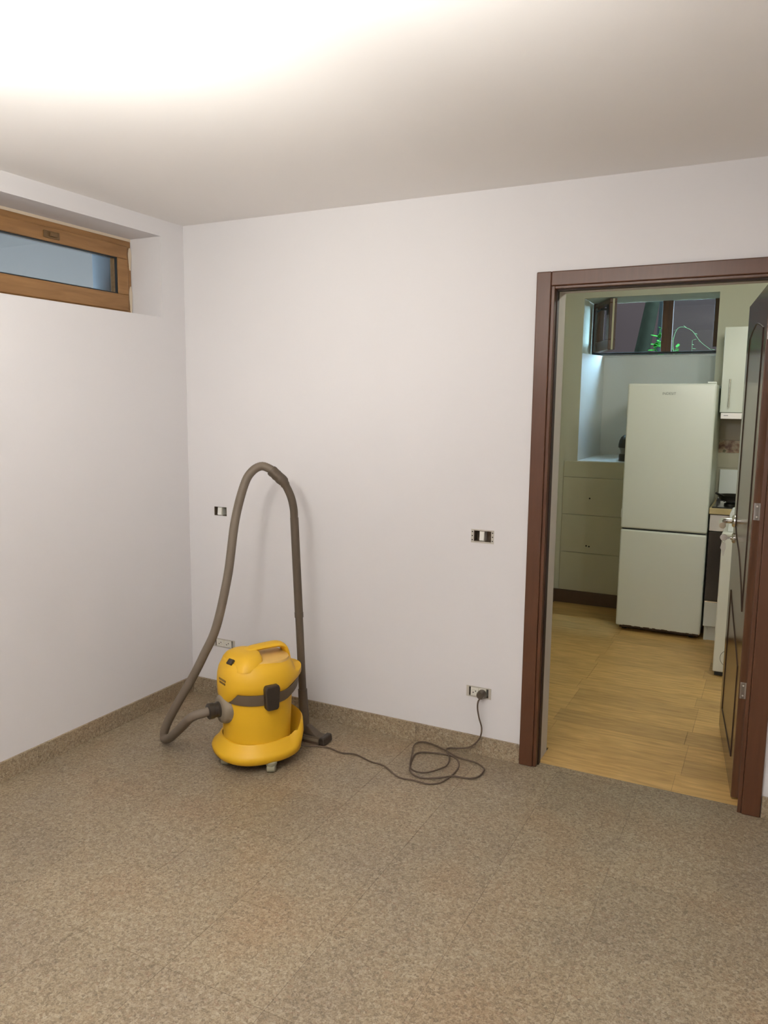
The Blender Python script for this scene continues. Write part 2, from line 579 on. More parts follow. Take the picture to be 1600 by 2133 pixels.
# ------------------------------------------------------------------ high window in the left wall
w1 = empty('window_1', (-0.22, -0.706, 1.967))
tag(w1, 'low wide golden oak window high in the left wall', 'window', kind='structure')
def local(mb, root):
    ox, oy, oz = root.location
    mb.v = [(x - ox, y - oy, z - oz) for x, y, z in mb.v]
    return mb
def part(mb, name, material, root, **kw):
    return local(mb, root).build(name, material, root, **kw)
fz0, fz1, fy0, fy1 = 1.952, 2.340, WY0 - 0.01, WY1 - 0.003
part(MB().box(-0.255, -0.195, fy0, fy1, fz1 - 0.042, fz1), 'frame_rail', 'golden_oak', w1, bevel=0.004)
part(MB().box(-0.255, -0.195, fy0, fy1, fz0, fz0 + 0.055), 'frame_rail', 'golden_oak', w1, bevel=0.004)
part(MB().box(-0.255, -0.195, fy1 - 0.042, fy1, fz0 + 0.055, fz1 - 0.042), 'frame_stile', 'golden_oak', w1, bevel=0.004)
part(MB().box(-0.255, -0.195, fy0, fy0 + 0.042, fz0 + 0.055, fz1 - 0.042), 'frame_stile', 'golden_oak', w1, bevel=0.004)
sash1 = empty('sash', (0, 0, 0)); sash1.parent = w1
def spart(mb, name, material, **kw):
    return local(mb, w1).build(name, material, sash1, **kw)
sz0, sz1, sy0, sy1 = 2.00, 2.312, WY0 + 0.025, WY1 - 0.036
spart(MB().box(-0.235, -0.182, sy0, sy1, 2.249, sz1), 'sash_rail', 'golden_oak', bevel=0.005)
spart(MB().box(-0.235, -0.182, sy0, sy1, sz0, 2.078), 'sash_rail', 'golden_oak', bevel=0.005)
spart(MB().box(-0.235, -0.182, -0.266, sy1, 2.078, 2.249), 'sash_stile', 'golden_oak', bevel=0.005)
spart(MB().box(-0.235, -0.182, sy0, sy0 + 0.068, 2.078, 2.249), 'sash_stile', 'golden_oak', bevel=0.005)
gk = MB()
gk.box(-0.2, -0.186, sy0 + 0.066, -0.264, 2.245, 2.2505).box(-0.2, -0.186, sy0 + 0.066, -0.264, 2.0765, 2.082)
gk.box(-0.2, -0.186, -0.2695, -0.264, 2.078, 2.249)
spart(gk, 'gasket', 'gasket_black')
spart(MB().box(-0.212, -0.206, sy0 + 0.06, -0.26, 2.07, 2.257), 'pane', 'pane_glass')
hd = MB().box(-0.182, -0.174, -0.695, -0.61, 2.262, 2.294)
spart(hd, 'handle_plate', 'oak_handle', bevel=0.004)
spart(MB().box(-0.174, -0.160, -0.67, -0.632, 2.268, 2.288), 'handle', 'oak_handle', bevel=0.004)
part(MB().box(-0.235, -0.197, WY0, WY1, 2.338, 2.352), 'sealant_strip', 'sealant_cream', w1)
def smear(zc, hh):
    mb = MB()
    pts = []
    for k in range(14):
        an = 2 * math.pi * k / 14
        pts.append((WY1 - 0.012 + 0.0095 * math.cos(an) * (1 + 0.25 * math.sin(3 * an)), zc + hh * math.sin(an)))
    mb.prism(pts, 'x', -0.196, -0.192)
    return mb
part(smear(2.255, 0.055), 'plaster_smear', 'sealant_cream', w1)
part(smear(2.06, 0.065), 'plaster_smear', 'sealant_cream', w1)
# light well outside it
tag(MB().box(-1.95, -1.8, -9.0, 6.0, 0.0, 8.0).build('wall_lightwell', 'lightwell_wall'), 'blue grey wall seen through the high window', 'wall', kind='structure')  # added backdrop, stretched along and upwards to keep sky light off the window

# ------------------------------------------------------------------ door frame
fr = empty('trim_1', (2.308, 0.0, 0.0))
tag(fr, 'dark brown wooden frame around the kitchen doorway', 'door frame', kind='structure')
part(MB().box(1.834, 1.894, -0.015, 0.0, 0.0, 2.087), 'casing', 'door_brown', fr, bevel=0.004)
part(MB().box(2.722, 2.788, -0.015, 0.0, 0.0, 2.087), 'casing', 'door_brown', fr, bevel=0.004)
part(MB().box(1.894, 2.722, -0.015, 0.0, 2.030, 2.087), 'casing', 'door_brown', fr, bevel=0.004)
part(MB().box(1.8945, 1.909, -0.009, 0.047, 0.0, 2.030), 'jamb', 'door_brown', fr, bevel=0.002)
part(MB().box(2.707, 2.7215, -0.009, 0.047, 0.0, 2.030), 'jamb', 'door_brown', fr, bevel=0.002)
part(MB().box(1.909, 2.707, -0.009, 0.047, 2.019, 2.030), 'jamb_head', 'door_brown', fr, bevel=0.002)
part(MB().box(1.890, 1.9135, 0.020, 0.049, 0.0, 2.024), 'stop', 'door_groove', fr)
part(MB().box(1.909, 2.707, 0.020, 0.049, 2.014, 2.022), 'stop', 'door_groove', fr)

# ------------------------------------------------------------------ open door leaf
LA = math.atan2(0.993, -0.119)
leaf = empty('door_1', (2.679, 0.083, 0.0), LA)
tag(leaf, 'open brown panelled door swung into the kitchen', 'door', kind='structure')
LW, LT, LZ = 0.766, 0.040, 2.018
MB().box(0, LW, -LT, 0, 0.012, LZ).build('leaf', 'door_leaf_brown', leaf, bevel=0.003)
def groove(pts, name='groove'):
    MB().tube(pts, 0.0032, 6).build(name, 'door_groove', leaf)
gy = 0.0004
groove([(0.105, gy, 0.75), (0.105, gy, 1.86)])
groove([(0.105, gy, 0.14), (0.105, gy, 0.52)])
groove([(0.64, gy, 1.02), (0.64, gy, 1.86)])
groove([(0.64, gy, 0.14), (0.64, gy, 0.72)])
groove(spline([(0.105, gy, 0.75), (0.2, gy, 0.83), (0.38, gy, 0.93), (0.55, gy, 0.98), (0.64, gy, 1.02)], 0.02))
groove(spline([(0.105, gy, 0.52), (0.2, gy, 0.56), (0.38, gy, 0.62), (0.55, gy, 0.68), (0.64, gy, 0.72)], 0.02))
groove([(0.105, gy, 0.14), (0.64, gy, 0.14)])
groove(spline([(0.105, gy, 1.86), (0.24, gy, 1.885), (0.375, gy, 1.9), (0.51, gy, 1.885), (0.64, gy, 1.86)], 0.02))
for zc in (0.459, 1.167, 1.84):      # hinge plates let into the hinge edge
    h = MB().box(-0.0015, 0.003, -0.026, -0.004, zc - 0.033, zc + 0.033).build('hinge', 'steel', leaf, bevel=0.001)
    MB().lathe([(0.0035, 0), (0.0035, 0.001)], 10, (-0.0012, -0.015, zc + 0.02), (-1, 0, 0)).build('screw', 'frame_steel', h)
    MB().lathe([(0.0035, 0), (0.0035, 0.001)], 10, (-0.0012, -0.015, zc - 0.02), (-1, 0, 0)).build('screw', 'frame_steel', h)
hx = 0.695
hb = MB().lathe([(0.030, 0), (0.030, 0.007), (0.025, 0.013), (0.013, 0.015)], 20, (hx, 0, 1.035), (0, 1, 0)).build('handle', 'chrome', leaf, smooth=True)
MB().tube(spline([(hx, 0.012, 1.035), (hx, 0.045, 1.035), (hx - 0.012, 0.058, 1.033), (hx - 0.05, 0.060, 1.030), (hx - 0.11, 0.060, 1.026)], 0.006), lambda t: 0.0125 + 0.005 * max(0, t - 0.6), 12).build('lever', 'chrome', hb, smooth=True)
lk = MB().lathe([(0.024, 0), (0.024, 0.006), (0.018, 0.010), (0.009, 0.011), (0.009, 0.016)], 20, (hx, 0, 0.955), (0, 1, 0)).build('lock_rose', 'chrome', leaf, smooth=True)
MB().box(hx - 0.001, hx + 0.001, 0.014, 0.03, 0.950, 0.958).lathe([(0.016, -0.0012), (0.016, 0.0012)], 16, (hx, 0.044, 0.955), (1, 0, 0)).build('key', 'bright_key', lk)
MB().tube([(hx, 0.044 + 0.006 * math.sin(a), 0.944 - 0.006 + 0.008 * math.cos(a)) for a in [k * math.pi / 6 for k in range(13)]], 0.0008, 6).build('key_ring', 'chrome', lk)
fob = MB().prism([(0.035, 0.932), (0.052, 0.928), (0.056, 0.905), (0.048, 0.886), (0.044, 0.868), (0.039, 0.866), (0.037, 0.888), (0.032, 0.905)], 'x', hx - 0.003, hx + 0.003)
fob.build('key_fob', 'key_fob', lk, bevel=0.001)

# ------------------------------------------------------------------ kitchen shell
NX0, NX1, NZ0, NZ1, NY = 1.362, 2.312, 1.14, 2.374, 3.31
WB = 1.968      # bottom of the window opening, top of the thin apron wall
kwall = cells([KX0 - 0.2, NX0, NX1, KX1 + 0.2], [KY1, 3.30, NY], [0.0, NZ0, WB, NZ1, 9.0],
              lambda x, y, z: not (inside(x, NX0, NX1) and ((inside(z, WB, NZ1)) or (inside(z, NZ0, WB) and y < 3.30)))).build('wall_kitchen_back', 'kitchen_paint')
tag(kwall, 'cream kitchen wall with the deep window niche', 'wall', kind='structure')
# splayed lower reveal, sloping sill and apron of the niche
MB().prism([(1.3625, 2.931), (1.462, 3.299), (1.3625, 3.299)], 'z', NZ0, WB - 0.004).build('niche_reveal', 'niche_paint', kwall)
MB().prism([(2.931, NZ0 + 0.0005), (3.299, NZ0 + 0.0005), (3.299, 1.178)], 'x', NX0 + 0.001, NX1 - 0.001).build('niche_sill', 'niche_paint', kwall)
MB().box(NX0 + 0.001, NX1 - 0.001, 3.292, 3.2995, 1.15, WB - 0.004).build('niche_apron', 'niche_paint', kwall)
MB().box(1.455, NX1 - 0.002, 3.284, 3.292, WB - 0.016, WB - 0.004).build('niche_edge_strip', 'enamel_white', kwall)
# painted-over panels under the niche
for a, b in ((0.104, 0.414), (0.414, 0.716), (0.716, 1.010), (1.010, 1.136)):
    MB().box(1.262, 2.37, KY1 - 0.010, KY1, a + 0.003, b - 0.001).build('panel', 'kitchen_panel_shaded', kwall, bevel=0.001)
for x, z in ((1.474, 0.850), (1.464, 0.474), (1.486, 0.470)):
    MB().lathe([(0.0065, 0), (0.0065, 0.0008)], 10, (x, KY1 - 0.010, z), (0, -1, 0)).build('drill_hole', 'hole_dark', kwall)
tag(MB().box(KX0 - 0.2, KX0, WT, KY1, 0, H + 0.2).build('wall_kitchen_left', 'kitchen_paint'), 'cream kitchen wall left of the doorway', 'wall', kind='structure')
tag(MB().box(KX1, KX1 + 0.2, WT, KY1, 0, H + 0.2).build('wall_kitchen_right', 'kitchen_paint'), 'cream kitchen wall behind the open door', 'wall', kind='structure')
tag(MB().box(KX0, KX1, WT, KY1, H, H + 0.2).build('ceiling_kitchen', 'ceiling_paint'), 'plain ceiling of the kitchen', 'ceiling', kind='structure')
kfront = MB().box(KX0, DX0, WT, WT + 0.004, 0, H).box(DX1, KX1, WT, WT + 0.004, 0, H).box(DX0, DX1, WT, WT + 0.004, DZ, H).build('wall_kitchen_front', 'kitchen_paint')
tag(kfront, 'cream kitchen face of the doorway wall', 'wall', kind='structure')
# wood-look floor boards
kfl = MB().box(KX0 - 0.2, KX1 + 0.2, 0.045, NY, -0.2, -0.004).build('floor_kitchen', 'hole_dark')
tag(kfl, 'yellowish wood board floor of the kitchen', 'floor', kind='structure')
PL, PW = 0.6175, 0.1665
yy = 0.045
r = 0
while yy < KY1 - 0.01:
    y1 = min(yy + PW, KY1)
    x = 1.861 - 2 * PL + (0.0 if r % 3 else -0.02)
    while x < KX1:
        x0, x1 = max(x, KX0 if yy > WT else DX0), min(x + PL, KX1 if yy > WT else DX1)
        if x1 - x0 > 0.01:
            tile(x0, x1, yy, y1, -0.012, 0.0, 'laminate', kfl, 'floor_board', 0.0005)
        x += PL
    yy = y1
    r += 1
kb = MB().box(KX0, 1.80, KY1 - 0.014, KY1, 0.0, 0.104).build('baseboard_kitchen_back', 'kitchen_skirting', bevel=0.002)
tag(kb, 'dark brown skirting beside the refrigerator', 'baseboard', kind='structure')
kb2 = MB().box(KX0, KX0 + 0.014, WT + 0.004, KY1 - 0.014, 0.0, 0.104).build('baseboard_kitchen_left', 'kitchen_skirting', bevel=0.002)
tag(kb2, 'dark brown skirting along the left kitchen wall', 'baseboard', kind='structure')
# backsplash tiles right of the fridge
for k in range(4):
    x0 = 2.372 + 0.2 * k
    for (a, b, mm) in ((0.906, 1.135, 'splash_tile_light'), (1.135, 1.243, 'splash_tile_light'), (1.243, 1.333, 'splash_tile_flower'), (1.333, 1.53, 'splash_tile')):
        o = tile(x0, x0 + 0.2, KY1 - 0.008, KY1, a, b - 0.002, mm, kwall, 'tile', 0.001)

# ------------------------------------------------------------------ kitchen window
w2 = empty('window_2', (1.837, 3.28, 1.975))
tag(w2, 'dark brown framed window in the kitchen niche', 'window', kind='structure')
part(MB().box(1.364, 1.404, 3.266, 3.305, 1.975, 2.372), 'frame_stile', 'window_walnut', w2, bevel=0.003)
part(MB().box(1.888, 1.966, 3.266, 3.305, 1.975, 2.372), 'mullion', 'window_walnut', w2, bevel=0.003)
part(MB().box(2.258, 2.310, 3.266, 3.305, 2.018, 2.372), 'frame_stile', 'window_walnut', w2, bevel=0.003)
part(MB().box(1.366, 2.310, 3.262, 3.305, 1.972, 1.988), 'frame_rail', 'gasket_black', w2, bevel=0.002)
part(MB().box(1.966, 2.258, 3.284, 3.290, 1.988, 2.372), 'pane', 'pane_glass', w2)
# open left sash, hinged on the left frame stile
SA = math.atan2(-0.346, 0.177)
sash = empty('sash', (1.378 - 1.837, 3.246 - 3.28, 0), SA)
sash.parent = w2
SW, ST, SZ0, SZ1 = 0.40, 0.055, 0.012, 0.386
MB().box(0, SW, 0, ST, SZ0, SZ0 + 0.075).build('sash_rail', 'window_walnut', sash, bevel=0.004)
MB().box(0, SW, 0, ST, SZ1 - 0.03, SZ1).build('sash_rail', 'window_walnut', sash, bevel=0.004)
MB().box(0, 0.085, 0, ST, SZ0 + 0.075, SZ1 - 0.03).build('sash_stile', 'window_walnut', sash, bevel=0.004)
MB().box(SW - 0.075, SW, 0, ST, SZ0 + 0.075, SZ1 - 0.03).build('sash_stile', 'window_walnut', sash, bevel=0.004)
MB().box(SW - 0.002, SW + 0.002, 0.022, 0.036, SZ0, SZ1).build('gasket', 'gasket_cream', sash)
MB().box(0.08, SW - 0.07, 0.024, 0.030, SZ0 + 0.07, SZ1 - 0.025).build('pane', 'pane_glass', sash)
for u in (0.07, 0.19, 0.30):
    MB().box(u, u + 0.034, ST, ST + 0.004, SZ0 + 0.02, SZ0 + 0.036).build('drain_cap', 'plastic_white', sash, bevel=0.003)
sh = MB().box(SW - 0.055, SW - 0.03, -0.008, 0.0, 0.27, 0.345).build('handle_plate', 'gasket_black', sash, bevel=0.002)
MB().tube(spline([(SW - 0.042, -0.006, 0.31), (SW - 0.042, -0.04, 0.31), (SW - 0.06, -0.046, 0.31), (SW - 0.15, -0.046, 0.305)], 0.008), 0.008, 8).build('lever', 'gasket_black', sh, smooth=True)

# ------------------------------------------------------------------ outside the kitchen window
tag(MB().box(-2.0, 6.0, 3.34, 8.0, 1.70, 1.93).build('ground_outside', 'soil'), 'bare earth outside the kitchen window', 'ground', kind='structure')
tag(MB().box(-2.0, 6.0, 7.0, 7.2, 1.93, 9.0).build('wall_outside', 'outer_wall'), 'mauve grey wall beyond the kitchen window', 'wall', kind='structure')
tr = empty('tree', (1.30, 6.0, 1.93))
tag(tr, 'leaning tree trunk outside the kitchen window', 'tree')
tk = spline([(-0.03, 0, -0.02), (0.02, 0, 0.2), (0.07, 0, 0.5), (0.12, 0.02, 0.85), (0.2, 0.05, 1.5), (0.25, 0.1, 2.4)], 0.08)
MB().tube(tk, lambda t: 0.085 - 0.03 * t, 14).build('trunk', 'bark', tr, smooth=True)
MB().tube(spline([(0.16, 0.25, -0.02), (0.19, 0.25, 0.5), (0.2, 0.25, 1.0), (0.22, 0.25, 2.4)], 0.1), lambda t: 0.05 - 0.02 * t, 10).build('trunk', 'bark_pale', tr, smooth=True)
def leaf_mesh(L, W):
    me = bpy.data.meshes.new('leaf')
    t = 0.0012
    out = [(0, 0), (0.25 * L, 0.42 * W), (0.55 * L, 0.5 * W), (0.85 * L, 0.25 * W), (L, 0), (0.85 * L, -0.25 * W), (0.55 * L, -0.5 * W), (0.25 * L, -0.42 * W)]
    mb = MB().prism([(x, y) for x, y in out], 'z', -t, t)
    me.from_pydata(mb.v, [], mb.f)
    return me
def plant(name, label, loc, stems, nleaf, L, W, mname, spread):
    root = empty(name, loc)
    tag(root, label, 'plant', group='plants outside the kitchen window')
    lm = leaf_mesh(L, W)
    lm.materials.append(MATS[mname])
    for st in stems:
        path = spline(st, 0.02)
        MB().tube(path, lambda t: 0.005 - 0.003 * t, 6).build('stem', mname, root)
        for k in range(nleaf):
            t = 0.25 + 0.75 * k / max(1, nleaf - 1)
            p = path[min(len(path) - 1, int(t * (len(path) - 1)))]
            o = bpy.data.objects.new('leaf', lm)
            COL.objects.link(o)
            o.parent = root
            o.location = p
            o.rotation_euler = (random.uniform(-0.6, 0.6), random.uniform(-spread, spread * 0.4), random.uniform(0, 6.28))
            s = random.uniform(0.7, 1.25)
            o.scale = (s, s, s)
    return root
plant('leafy_bush', 'bright green leafy bush behind the window mullion', (1.62, 5.6, 1.93),
      [[(0, 0, 0), (-0.03, 0, 0.2), (-0.06, -0.02, 0.36), (-0.05, -0.02, 0.46)], [(0.02, 0, 0), (0.03, 0.03, 0.22), (0.0, 0, 0.4)],
       [(0, 0, 0), (-0.06, 0.03, 0.18), (-0.12, 0, 0.3)], [(0.02, 0, 0), (0.08, 0, 0.16), (0.12, 0.02, 0.26)]], 15, 0.075, 0.042, 'leaf_green', 1.0)
plant('arching_weed', 'thin pale arching weed right of the window mullion', (1.80, 5.25, 1.93),
      [[(0, 0, 0), (-0.06, 0, 0.25), (-0.02, 0, 0.42), (0.1, 0, 0.40), (0.2, 0, 0.28), (0.3, 0, 0.2)], [(0.12, 0, 0), (0.125, 0, 0.12), (0.12, 0.01, 0.3)]], 7, 0.05, 0.02, 'leaf_pale', 0.7)

# ------------------------------------------------------------------ refrigerator
fx0, fx1, fyf = 1.819, 2.374, 2.324
rf = empty('refrigerator', ((fx0 + fx1) / 2, fyf, 0.0))
tag(rf, 'tall white two door refrigerator in front of the window niche', 'refrigerator')
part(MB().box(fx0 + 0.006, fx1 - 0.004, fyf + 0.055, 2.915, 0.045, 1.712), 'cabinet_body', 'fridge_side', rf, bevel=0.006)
ud = part(MB().box(fx0, fx1, fyf, fyf + 0.052, 0.731, 1.716), 'upper_door', 'fridge_white', rf, bevel=0.012, bseg=4)
ld = part(MB().box(fx0, fx1, fyf, fyf + 0.052, 0.036, 0.721), 'lower_door', 'fridge_white', rf, bevel=0.012, bseg=4)
part(MB().box(fx0 + 0.01, fx1 - 0.01, fyf + 0.01, fyf + 0.06, 0.715, 0.737), 'door_gasket', 'gasket_black', rf)
part(MB().box(fx0 + 0.02, fx1 - 0.015, fyf + 0.05, fyf + 0.08, 0.012, 0.048), 'kick_plate', 'rust_dark', rf)
rr = MB()
for k in range(26):      # chipped lower edge of the lower door
    x = fx0 + 0.03 + k * 0.0198
    rr.box(x, x + 0.02, fyf - 0.0008, fyf + 0.02, 0.034, 0.040 + random.uniform(0.0, 0.006))
local(rr, rf).build('chipped_edge', 'rust_dark', rf)
for x in (fx0 + 0.05, fx1 - 0.06):
    for y in (fyf + 0.08, 2.87):
        part(MB().lathe([(0.018, 0), (0.018, 0.045)], 12, (x, y, 0.0)), 'foot', 'gasket_black', rf)
part(MB().box(fx1 - 0.06, fx1 - 0.005, fyf + 0.02, fyf + 0.07, 1.717, 1.728), 'hinge_cover', 'fridge_white', rf, bevel=0.003)
part(MB().box(fx0 - 0.004, fx0, fyf + 0.012, fyf + 0.03, 0.80, 0.86), 'side_latch', 'plastic_white', rf)
ox, oy, oz = rf.location
MT = Matrix.Translation((2.085 - ox, fyf - 0.0008 - oy, 1.649)) @ Matrix.Rotation(math.pi / 2, 4, 'X')
text_mesh('brand_lettering', 'INDESIT', 0.024, 'letter_grey', ud, MT)

# ------------------------------------------------------------------ small appliance in the niche
ap = empty('coffee_maker', (1.722, 3.02, 1.150))
tag(ap, 'small dark domed kitchen appliance on the niche sill', 'appliance')
MB().lathe([(0.062, 0), (0.062, 0.045), (0.056, 0.052)], 24).build('base', 'appliance_dark', ap, smooth=True)
MB().lathe([(0.050, 0.052), (0.052, 0.075), (0.062, 0.10)], 24).build('jug', 'appliance_grey', ap, smooth=True)
MB().lathe([(0.068, 0.10), (0.068, 0.125), (0.062, 0.155), (0.05, 0.18), (0.03, 0.197), (0.006, 0.205)], 24).build('dome_lid', 'appliance_dark', ap, smooth=True)

# ------------------------------------------------------------------ oven, worktop, hob
ov = empty('oven', (2.685, 2.35, 0.0))
tag(ov, 'white built in oven with black glass door', 'oven')
part(MB().box(2.388, 2.985, 2.372, 2.90, 0.098, 0.860), 'oven_body', 'appliance_white', ov)
cp = part(MB().box(2.384, 2.988, 2.350, 2.372, 0.752, 0.860), 'control_panel', 'brushed_panel', ov, bevel=0.002)
for k in range(4):
    local(MB().lathe([(0.018, 0), (0.016, 0.018)], 16, (2.62 + 0.09 * k, 2.35, 0.806), (0, -1, 0)), ov).build('knob', 'gasket_black', cp, smooth=True)
od = part(MB().box(2.383, 2.988, 2.346, 2.372, 0.278, 0.747), 'oven_door', 'oven_black', ov, bevel=0.003)
hb_ = MB().tube([(2.56, 2.31, 0.70), (2.93, 2.31, 0.70)], 0.008, 10)
for x in (2.58, 2.91):
    hb_.tube([(x, 2.346, 0.70), (x, 2.31, 0.70)], 0.006, 8)
local(hb_, ov).build('handle', 'chrome', od, smooth=True)
part(MB().box(2.386, 2.988, 2.350, 2.372, 0.268, 0.276), 'trim_strip', 'steel', ov)
part(MB().box(2.386, 2.988, 2.350, 2.372, 0.102, 0.266), 'drawer_front', 'appliance_white', ov, bevel=0.003)
part(MB().box(2.393, 2.412, 2.375, 2.41, 0.0, 0.098), 'leg', 'cabinet_white', ov)
part(MB().box(2.964, 2.983, 2.375, 2.41, 0.0, 0.098), 'leg', 'cabinet_white', ov)
part(MB().box(2.412, 2.964, 2.385, 2.41, 0.0, 0.098), 'plinth', 'appliance_white', ov)
wt = MB().box(2.378, 3.55, 2.332, 2.918, 0.866, 0.906).build('worktop', 'worktop_beige', bevel=0.003)
tag(wt, 'beige kitchen worktop beside the refrigerator', 'worktop')
hobr = empty('gas_hob', (2.685, 2.62, 0.906))
tag(hobr, 'gas hob with black grates and raised white lid', 'hob')
part(MB().box(2.395, 2.955, 2.345, 2.865, 0.906, 0.912), 'hob_plate', 'steel', hobr, bevel=0.002)
part(MB().box(2.393, 2.957, 2.340, 2.350, 0.906, 0.913), 'hob_edge', 'iron_black', hobr)
for bx_, by_ in ((2.50, 2.50), (2.50, 2.74), (2.83, 2.50), (2.83, 2.74)):
    bu = part(MB().lathe([(0.045, 0), (0.045, 0.012), (0.03, 0.018), (0.03, 0.024)], 20, (bx_, by_, 0.912)), 'burner', 'iron_black', hobr, smooth=True)
    gm = MB()
    for s in (-0.04, 0.04):
        gm.box(bx_ - 0.09, bx_ + 0.09, by_ + s - 0.004, by_ + s + 0.004, 0.942, 0.950)
        gm.box(bx_ + s - 0.004, bx_ + s + 0.004, by_ - 0.09, by_ + 0.09, 0.942, 0.950)
    for sx in (-0.086, 0.086):
        for sy in (-0.04, 0.04):
            gm.box(bx_ + sx - 0.004, bx_ + sx + 0.004, by_ + sy - 0.004, by_ + sy + 0.004, 0.912, 0.944)
    gr = part(gm, 'grate', 'iron_black', hobr)
part(MB().box(2.395, 2.955, 2.878, 2.890, 0.912, 1.125), 'lid', 'enamel_white', hobr, bevel=0.003)
pn = empty('frying_pan', (2.515, 2.50, 0.950))
tag(pn, 'dark pan standing on the gas hob', 'pan')
MB().lathe([(0.085, 0.0), (0.105, 0.03), (0.108, 0.032), (0.102, 0.030), (0.082, 0.004), (0.0, 0.004)], 28, caps=False).lathe([(0.0, 0.0), (0.085, 0.0)], 28, caps=False).build('pan_body', 'iron_black', pn, smooth=True)
MB().tube(spline([(-0.06, -0.08, 0.026), (-0.085, -0.13, 0.045), (-0.10, -0.19, 0.058)], 0.02), 0.008, 8).build('pan_handle', 'iron_black', pn, smooth=True)

# ------------------------------------------------------------------ wall cabinet and hood
cb = empty('wall_cabinet', (2.685, 2.6, 1.53))
tag(cb, 'white wall cabinet above the oven', 'cabinet')
part(MB().box(2.386, 2.985, 2.622, 2.925, 1.530, 2.095), 'cabinet_body', 'cabinet_white', cb)
dr = part(MB().box(2.383, 2.985, 2.600, 2.620, 1.530, 2.096), 'door', 'cabinet_white', cb, bevel=0.002)
hm = MB().tube([(2.436, 2.578, 1.565), (2.436, 2.578, 1.752)], 0.005, 8)
for z in (1.575, 1.742):
    hm.tube([(2.436, 2.6, z), (2.436, 2.578, z)], 0.0045, 8)
local(hm, cb).build('handle', 'steel', dr, smooth=True)
hd_ = empty('range_hood', (2.69, 2.56, 1.488))
tag(hd_, 'slim shiny extractor hood under the wall cabinet', 'range hood')
part(MB().box(2.40, 2.985, 2.57, 2.92, 1.492, 1.527), 'hood_body', 'cabinet_white', hd_)
hf = part(MB().box(2.393, 2.988, 2.548, 2.57, 1.487, 1.527), 'hood_front', 'brushed_panel', hd_, bevel=0.002)
local(MB().box(2.412, 2.44, 2.5465, 2.548, 1.508, 1.511), hd_).build('switch_slot', 'gasket_black', hf)

# ------------------------------------------------------------------ washing machine
wm = empty('washing_machine', (2.80, 1.62, 0.0))
tag(wm, 'white washing machine partly hidden behind the open door', 'washing machine')
part(MB().box(2.502, 3.098, 1.630, 2.17, 0.03, 0.83), 'body', 'appliance_white', wm, bevel=0.008)
fp = part(MB().box(2.502, 3.098, 1.620, 1.636, 0.03, 0.83), 'front_panel', 'appliance_white', wm, bevel=0.006)
part(MB().box(2.500, 3.100, 1.622, 2.175, 0.83, 0.85), 'top_cover', 'appliance_white', wm, bevel=0.006)
fc = MB()
fc.tube([(2.588 + 0.05 * math.cos(a), 1.6195, 0.118 + 0.05 * math.sin(a)) for a in [k * math.pi / 16 for k in range(33)]], 0.0016, 6)
local(fc, wm).build('filter_ring', 'letter_grey', fp)
pt = MB().lathe([(0.165, 0), (0.165, 0.012), (0.15, 0.022), (0.115, 0.022), (0.11, 0.008)], 32, (2.80, 1.62, 0.46), (0, -1, 0))
pd = local(pt, wm).build('porthole', 'appliance_grey', fp, smooth=True)
for x in (2.55, 3.05):
    for y in (1.68, 2.12):
        part(MB().lathe([(0.022, 0), (0.022, 0.032)], 12, (x, y, 0.0)), 'foot', 'gasket_black', wm)
part(MB().box(2.512, 3.088, 1.64, 1.66, 0.004, 0.03), 'shadow_strip', 'gasket_black', wm)  # dark strip in place of the shade under the machine
tb = MB().prism([(2.525, 0.8505), (2.70, 0.8505), (2.70, 0.975), (2.54, 0.975), (2.532, 0.955)], 'y', 1.68, 1.86).build('white_container', 'enamel_white', bevel=0.006)
tag(tb, 'white container on the washing machine behind the door handle', 'container')

# ------------------------------------------------------------------ wall switches and sockets (cover plates missing)
def box_liner(root, b, mname='box_dark'):
    """the open back box in the wall"""
    x0, x1, z0, z1 = b
    mb = MB().box(x0 + 0.0005, x1 - 0.0005, 0.040, 0.0448, z0 + 0.0005, z1 - 0.0005)
    mb.box(x0 + 0.0003, x0 + 0.002, 0.001, 0.040, z0 + 0.0005, z1 - 0.0005).box(x1 - 0.002, x1 - 0.0003, 0.001, 0.040, z0 + 0.0005, z1 - 0.0005)
    mb.box(x0 + 0.002, x1 - 0.002, 0.001, 0.040, z0 + 0.0003, z0 + 0.002).box(x0 + 0.002, x1 - 0.002, 0.001, 0.040, z1 - 0.002, z1 - 0.0003)
    return part(mb, 'back_box', mname, root)

